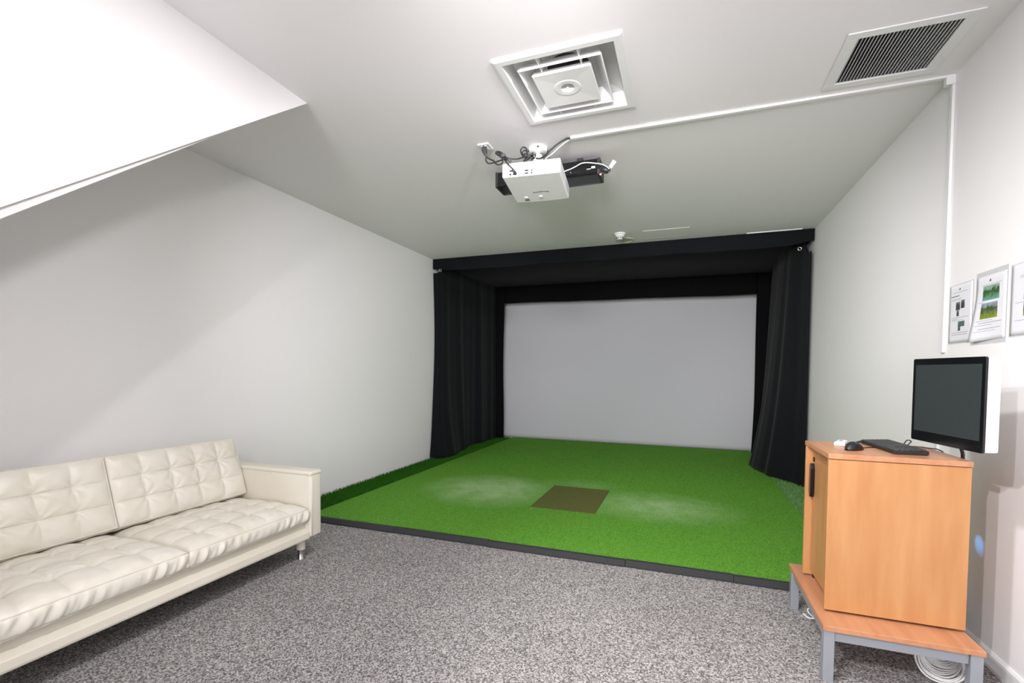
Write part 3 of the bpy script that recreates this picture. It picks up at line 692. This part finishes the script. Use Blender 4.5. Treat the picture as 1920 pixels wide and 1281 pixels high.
lk.data.transform(Matrix.Translation(origin_of(d))); lk.data.transform(Matrix.Rotation(-math.pi/2, 4, 'Y')); lk.location = Vector((CX0+.0305, hy, .880-.0)) - origin_of(d); lk.location.z = .820-origin_of(d).z
for x in (CX0+.05, CX1-.05):
    for y in (CY0+.03, CY1-.03): obj('glide', MB().lathe([(0, .2305), (.012, .2305), (.012, .2465), (0, .2465)], (x, y, 0), 14), 'black', t)

# ------------------------------------------------------------------ things on the cabinet
KO = Vector((.880, 2.565, CT+.0005)); KA = math.radians(4)
t = thing('keyboard', KO, 'black computer keyboard lying on the cabinet top', 'keyboard')
t.rotation_euler = (0, 0, KA)
KL, KW = .335, .125                          # long axis is local y
mb = MB().prism([(-KW/2, .004), (-KW/2+.004, 0), (KW/2-.004, 0), (KW/2, .006), (KW/2, .019), (-KW/2, .012)], 1, -KL/2, KL/2)
lobj('case', mb, 'black', t, bevel=.003, smooth=False)
key = MB().prism([(-.0085, 0), (.0085, 0), (.0072, .005), (-.0072, .005)], 1, -.0075, .0075)
kme = bpy.data.meshes.new('key'); kme.from_pydata(key.v, [], key.f); kme.materials.append(M_['darkgrey'])
sl = math.atan2(.007, KW)
for r_ in range(6):
    for c_ in range(17):
        x = -KW/2+.016+r_*.0186; y = -KL/2+.014+c_*.0192
        if r_ == 0 and 6 <= c_ <= 10: continue
        if c_ in (4,) and r_ > 1: continue
        kk = bpy.data.objects.new('key', kme); COL.objects.link(kk); kk.parent = t
        kk.location = (x, y, .0122+(x+KW/2)*.007/KW); kk.rotation_euler = (0, -sl, 0)
lobj('space_bar', MB().prism([(-KW/2+.0085, .0120), (-KW/2+.0235, .0128), (-KW/2+.0222, .0178), (-KW/2+.0098, .0170)], 1, -KL/2+.125, -KL/2+.212), 'darkgrey', t)
cable('keyboard_cable', [(.938, 2.64, .912), (.96, 2.668, .914), (.975, 2.672, .935), (.985, 2.655, .932), (.972, 2.655, .913), (1.0, 2.660, .909), (1.045, 2.640, .908), (1.062, 2.600, .9085), (1.068, 2.56, .895), (1.070, 2.54, .84), (1.070, 2.53, .6)], .0024, 'cableb', 'thin black cable running from the keyboard over the cabinet back edge')

MO = Vector((.712, 2.470, CT)); 
t = thing('computer_mouse', MO, 'black computer mouse on the front of the cabinet top', 'mouse')
t.rotation_euler = (0, 0, math.radians(-42))
mb = MB(); nu, nv = 25, 13; pts = []
for i in range(nu):
    s = i/(nu-1); y = -.054+.108*s; wd = .030*(math.sin(math.pi*min(.985, max(.015, s)))**.45)*(1-.12*math.sin(math.pi*s)); hz = .036*(math.sin(math.pi*min(.98, max(.02, s**.8)))**.7)
    pts.append([(wd*math.cos(math.pi*j/(nv-1)), y, .001+hz*math.sin(math.pi*j/(nv-1))**.75) for j in range(nv)])
mb.quadgrid(pts, nu, nv)
b0 = len(mb.v); mb.f.append(tuple(i*nv for i in range(nu)) + tuple((nu-1-i)*nv+nv-1 for i in range(nu)))
lobj('shell', mb, 'black', t, smooth=True)
lobj('scroll_wheel', MB().tube([(-.003, .030, .029), (.003, .030, .029)], .008, 14), 'darkgrey', t, smooth=True, angle=40)
for s in (-1, 1): lobj('button_seam', MB().tube(spline([(s*.0015, .020, .0345), (s*.0015, .035, .028), (s*.0015, .046, .019)], 4), .0007, 5), 'gloss', t)
cable('mouse_cable', [(.748, 2.512, .909), (.765, 2.535, .907), (.79, 2.555, .9072), (.815, 2.57, .9072), (.826, 2.60, .9072)], .0022, 'cableb', 'short black cable between the mouse and the keyboard')
RO = Vector((.700, 2.610, CT+.0005)); t = thing('remote_control', RO, 'small white remote control lying behind the mouse', 'remote control'); t.rotation_euler = (0, 0, math.radians(-22))
mb = MB().prism([(-.022, 0), (.022, 0), (.022, .014), (.016, .020), (-.016, .020), (-.022, .014)], 1, -.050, .050); lobj('case', mb, 'plastic', t, bevel=.004)
lobj('button', MB().lathe([(0, .0222), (.007, .0218), (.008, .019)], (0, .012, 0), 16), 'silver', t, smooth=True)
for y in (-.012, -.026): lobj('button', MB().lathe([(0, .0214), (.004, .0212), (.0045, .019)], (0, y, 0), 12), 'silver', t, smooth=True)

# ------------------------------------------------------------------ monitor on a wall arm
# screen plane from near edge A to far edge B, facing the room
A = Vector((1.000, 2.140, 0)); B = Vector((.936, 2.527, 0)); MZ0, MZ1 = .960, 1.306
ux = (A-B).normalized(); nr = Vector((-ux.y*-1, -ux.x, 0)); nr = Vector((ux.y, -ux.x, 0))
if nr.x > 0: nr = -nr
ML = (A-B).length; ang = math.atan2(ux.y, ux.x)
t = thing('touch_monitor', (A+B)/2 + Vector((0, 0, MZ0)), 'black-fronted monitor with thick white case beside the right wall', 'monitor')
t.rotation_euler = (0, 0, ang)                    # local x along ux (towards camera), local -y = facing nr or opposite
sg = 1 if (Matrix.Rotation(ang, 3, 'Z') @ Vector((0, 1, 0))).dot(nr) > 0 else -1   # local y sign of the front
hgt_ = MZ1-MZ0
def mbx(x0, x1, d0, d1, z0, z1):
    a, b = sorted((-sg*d0, -sg*d1)); return boxm(x0, x1, a, b, z0, z1)     # d = depth behind the front
lobj('case', mbx(-ML/2+.002, ML/2-.001, .006, .052, .002, hgt_-.001), 'plastic', t, bevel=.007, seg=3)
def rr(w_, h2, r_, cz):
    p = []
    for cx_, cz_, a0 in ((w_-r_, h2-r_, 0), (-w_+r_, h2-r_, 90), (-w_+r_, -h2+r_, 180), (w_-r_, -h2+r_, 270)):
        for k in range(5): a = math.radians(a0+22.5*k); p.append((cx_+r_*math.cos(a), cz+cz_+r_*math.sin(a)))
    return p
a, b = sorted((0.0, -sg*.008)); lobj('bezel', MB().prism(rr(ML/2, hgt_/2, .008, hgt_/2), 1, a, b), 'gloss', t)
M_['lcd'] = mat('dark_screen', srgb(56, 62, 63), .22, spec=.5, noise=(700, srgb(46, 52, 53), .3, .7, 2))
a, b = sorted((sg*.0008, -sg*.004)); lobj('display', MB().prism([(-ML/2+.018, .042), (ML/2-.016, .042), (ML/2-.016, hgt_-.026), (-ML/2+.018, hgt_-.026)], 1, a, b), 'lcd', t)
bpy.context.view_layer.update()
def reparent(o, p): o.parent = p; o.matrix_parent_inverse = p.matrix_world.inverted()
reparent(obj('wall_plate', boxm(XR-.010, XR-.0005, 2.69, 2.77, 1.06, 1.20), 'black', None, bevel=.003), t)
reparent(obj('wall_arm', MB().tube([(XR-.01, 2.73, 1.13), (1.15, 2.62, 1.13), (1.030, 2.355, 1.13)], .014, 12), 'black', None, smooth=True), t)
cable('monitor_cable', [(1.045, 2.40, .965), (1.062, 2.42, .945), (1.076, 2.44, .925), (1.083, 2.45, .905), (1.086, 2.455, .84), (1.082, 2.46, .70), (1.080, 2.46, .45)], .0065, 'cableb', 'black monitor cables hanging down behind the cabinet', k=8)
cable('usb_cable', [(1.050, 2.375, .966), (1.066, 2.40, .952), (1.085, 2.425, .944), (1.092, 2.43, .940)], .0045, 'cableb', 'short black connector under the monitor')

# white cable coil beneath the bench
t = thing('cable_coil', (1.02, 2.42, 0), 'coil of white cable lying on the floor under the bench', 'cable coil')
for k in range(13):
    r_ = random.Random(k); R_ = .080 - .0034*k + r_.uniform(-.004, .004); yy = 2.350 + .009*k
    cz_ = R_*.93 + .006 + .0035*k; tl = .35 + r_.uniform(-.05, .05); cxx = .995 + .004*k
    pts = []
    for a in np.linspace(0, 2*math.pi, 40, endpoint=False):
        lx, lz = R_*math.cos(a), R_*math.sin(a)*.93
        pts.append((cxx+lx, yy+lz*tl*.9+.004*math.sin(3*a+k), max(.0045, cz_+lz*.96)))
    obj('loop', MB().tube(pts, .0038, 6, close=True), 'cablew', t, smooth=True)
cable('floor_cable', [(.60, 2.76, .006), (.62, 2.72, .006), (.66, 2.70, .03), (.655, 2.74, .055), (.62, 2.765, .03), (.64, 2.74, .006), (.70, 2.66, .006)], .004, 'cablew', 'grey loop of cable on the floor behind the left bench leg')

# ------------------------------------------------------------------ notices on the right wall
M_['paper'] = mat('paper', srgb(232, 232, 238), .6)
M_['sleeve'] = mat('clear_sleeve', srgb(215, 217, 220), .3, alpha=.28)
M_['ink'] = mat('ink', srgb(60, 60, 64), .7); M_['inkl'] = mat('ink_grey', srgb(140, 141, 146), .7)
def pic(name, sky, mid, low, seed, sc=18):
    m = bpy.data.materials.new(name); m.use_nodes = True; nt = m.node_tree; b = nt.nodes['Principled BSDF']; b.inputs['Roughness'].default_value = .5
    tc = nt.nodes.new('ShaderNodeTexCoord'); sp = nt.nodes.new('ShaderNodeSeparateXYZ'); nt.links.new(tc.outputs['Generated'], sp.inputs[0])
    mp = nt.nodes.new('ShaderNodeMapping'); mp.inputs['Location'].default_value = (seed, seed*2, seed*3); nt.links.new(tc.outputs['Object'], mp.inputs[0])
    n = nt.nodes.new('ShaderNodeTexNoise'); n.inputs['Scale'].default_value = sc*3; n.inputs['Detail'].default_value = 4; nt.links.new(mp.outputs[0], n.inputs['Vector'])
    ad = nt.nodes.new('ShaderNodeMath'); ad.operation = 'MULTIPLY_ADD'; ad.inputs[1].default_value = .9; nt.links.new(n.outputs['Fac'], ad.inputs[0])
    sb_ = nt.nodes.new('ShaderNodeMath'); sb_.operation = 'SUBTRACT'; sb_.inputs[1].default_value = .45; nt.links.new(sp.outputs['Z'], sb_.inputs[0]); nt.links.new(sb_.outputs[0], ad.inputs[2])
    r = nt.nodes.new('ShaderNodeValToRGB'); e = r.color_ramp.elements
    e[0].position = .05; e[0].color = low; e[1].position = .95; e[1].color = sky
    x = e.new(.45); x.color = mid; x = e.new(.62); x.color = tuple(c*.45 for c in mid[:3])+(1,); x = e.new(.75); x.color = tuple(.5*(p+q) for p, q in zip(mid[:3], sky[:3]))+(1,)
    nt.links.new(ad.outputs[0], r.inputs[0]); nt.links.new(r.outputs[0], b.inputs['Base Color']); return m
M_['pic1'] = pic('lake_print', srgb(150, 175, 165), srgb(62, 110, 50), srgb(110, 160, 150), 1.3)
M_['pic2'] = pic('meadow_print', srgb(150, 165, 180), srgb(90, 110, 60), srgb(140, 155, 45), 4.1)
M_['pic3'] = pic('device_print', srgb(120, 122, 124), srgb(70, 72, 74), srgb(60, 62, 64), 7.7)
M_['pic4'] = pic('hand_print', srgb(90, 110, 110), srgb(95, 125, 120), srgb(60, 80, 80), 9.2)
def notice(y0, y1, z0, z1, label, content, sleeve_top, curl=0):
    """paper on the right wall; y0 < y1 (y1 is the far side = left in view)"""
    yc, zc = (y0+y1)/2, z0
    t = thing('wall_notice', (XR, yc, zc), label, 'notice', 'printed notices on the right wall')
    sx = XR-.0008
    obj('plastic_sleeve', boxm(sx-.0008, sx, y0-.006, y1+.006, z0-(.02 if curl else .006), z1+sleeve_top), 'sleeve', t)
    pw, ph = y1-y0, z1-z0
    def P(u, v, d):            # u: left to right in view, v: bottom to top
        lift = curl*max(0, (1-u)-.25)**2*max(0, .8-v)**1.3*.05
        drop = curl*.06*max(0, .5-v)*(1-u)*ph
        return (sx-.0012-d-lift*1.0, y1-u*pw + curl*.05*max(0, .55-v)*(1-u)*pw*2.2, z0+v*ph-drop)
    nu, nv = 12, 16
    mb = MB(); mb.quadgrid([[P(i/(nu-1), j/(nv-1), 0) for j in range(nv)] for i in range(nu)], nu, nv)
    o = obj('paper_sheet', mb, 'paper', t, smooth=True, recalc=False); sd = o.modifiers.new('solidify', 'SOLIDIFY'); sd.thickness = .0004; sd.offset = 0
    def patch(name, u0, u1, v0, v1, m, d=.0006, n=6):
        mb = MB(); mb.quadgrid([[P(u0+(u1-u0)*i/(n-1), v0+(v1-v0)*j/(n-1), d) for j in range(n)] for i in range(n)], n, n)
        p = obj(name, mb, m, t, recalc=False); sd = p.modifiers.new('solidify', 'SOLIDIFY'); sd.thickness = .0002; sd.offset = 0; return p
    mb = MB(); mbl = MB()
    for kind, *a in content:
        if kind == 'pic': patch('printed_picture', *a)
        elif kind == 'logo':
            u, v, s = a; q = [P(u-s, v, .0006), P(u+s, v, .0006), P(u+.15*s, v+1.7*s*pw/ph, .0006)]; b0 = len(mb.v); mb.v += q; mb.f.append((b0, b0+1, b0+2))
        else:
            u0, u1, v, hh_ = a; tgt = mb if kind == 'bold' else mbl; rr_ = random.Random(int(v*997+u0*31)); u = u0
            while u < u1-.005:                     # word-like dashes
                w_ = min(rr_.uniform(.02, .07), u1-u); b0 = len(tgt.v)
                tgt.v += [P(u, v, .0006), P(u+w_, v, .0006), P(u+w_, v+hh_, .0006), P(u, v+hh_, .0006)]; tgt.f.append((b0, b0+1, b0+2, b0+3)); u += w_+.010
    if mb.f: obj('dark_print', mb, 'ink', t, recalc=False)['kind'] = 'stuff'
    if mbl.f: obj('grey_print', mbl, 'inkl', t, recalc=False)['kind'] = 'stuff'
notice(2.783, 2.982, 1.397, 1.676, 'printed notice with small device photos, leftmost on the right wall above the monitor', [
    ('logo', .45, .905, .035), ('line', .2, .78, .865, .007), ('bold', .08, .45, .80, .014), ('line', .1, .55, .755, .006), ('line', .1, .5, .735, .006),
    ('pic', .30, .48, .56, .70, 'pic3'), ('pic', .52, .68, .58, .72, 'pic3'), ('pic', .34, .44, .455, .555, 'pic3'),
    ('line', .12, .85, .425, .007), ('line', .12, .40, .40, .006), ('line', .14, .65, .38, .006), ('pic', .42, .53, .20, .36, 'pic4'), ('pic', .52, .70, .27, .36, 'pic4'),
    ('bold', .14, .85, .165, .006), ('bold', .14, .82, .130, .006)], .004)
notice(2.538, 2.752, 1.397, 1.676, 'notice with two landscape photos and curling lower corner, middle of the wall notices', [
    ('logo', .47, .90, .035), ('line', .2, .85, .855, .006), ('pic', .24, .78, .61, .84, 'pic1'), ('line', .1, .30, .585, .006),
    ('pic', .22, .74, .33, .57, 'pic2'), ('line', .12, .6, .30, .006), ('bold', .2, .88, .265, .006), ('line', .1, .6, .23, .006), ('bold', .2, .85, .175, .006), ('line', .1, .7, .14, .006)], .022, curl=1)
notice(2.300, 2.508, 1.400, 1.682, 'notice with stacked photos at the right edge, nearest of the wall notices', [
    ('bold', .35, .75, .86, .008), ('line', .25, .8, .825, .006), ('line', .25, .8, .80, .006), ('pic', .38, .85, .68, .79, 'pic1'), ('pic', .38, .85, .485, .66, 'pic3'),
    ('line', .15, .6, .45, .006), ('pic', .38, .85, .26, .44, 'pic2'), ('line', .15, .8, .20, .007)], .004)

# blue status light of the equipment, set in the back of the cabinet
M_['ledb'] = mat('blue_led', srgb(60, 140, 255), .3, emit=((.1, .4, 1, 1), 6))
g = obj('indicator_lens', MB().tube([(1.0515, 2.690, .60), (1.057, 2.690, .60), (1.060, 2.690, .60)], [.006, .006, .003], 12), 'ledb', CAB, smooth=True); g['label'] = 'small blue indicator light'
lamp('indicator_beam', (1.064, 2.690, .60), .9, .002, 'SPOT', (.08, .42, 1), size=.42, blend=1, aim=(1.244, 2.655, .490))
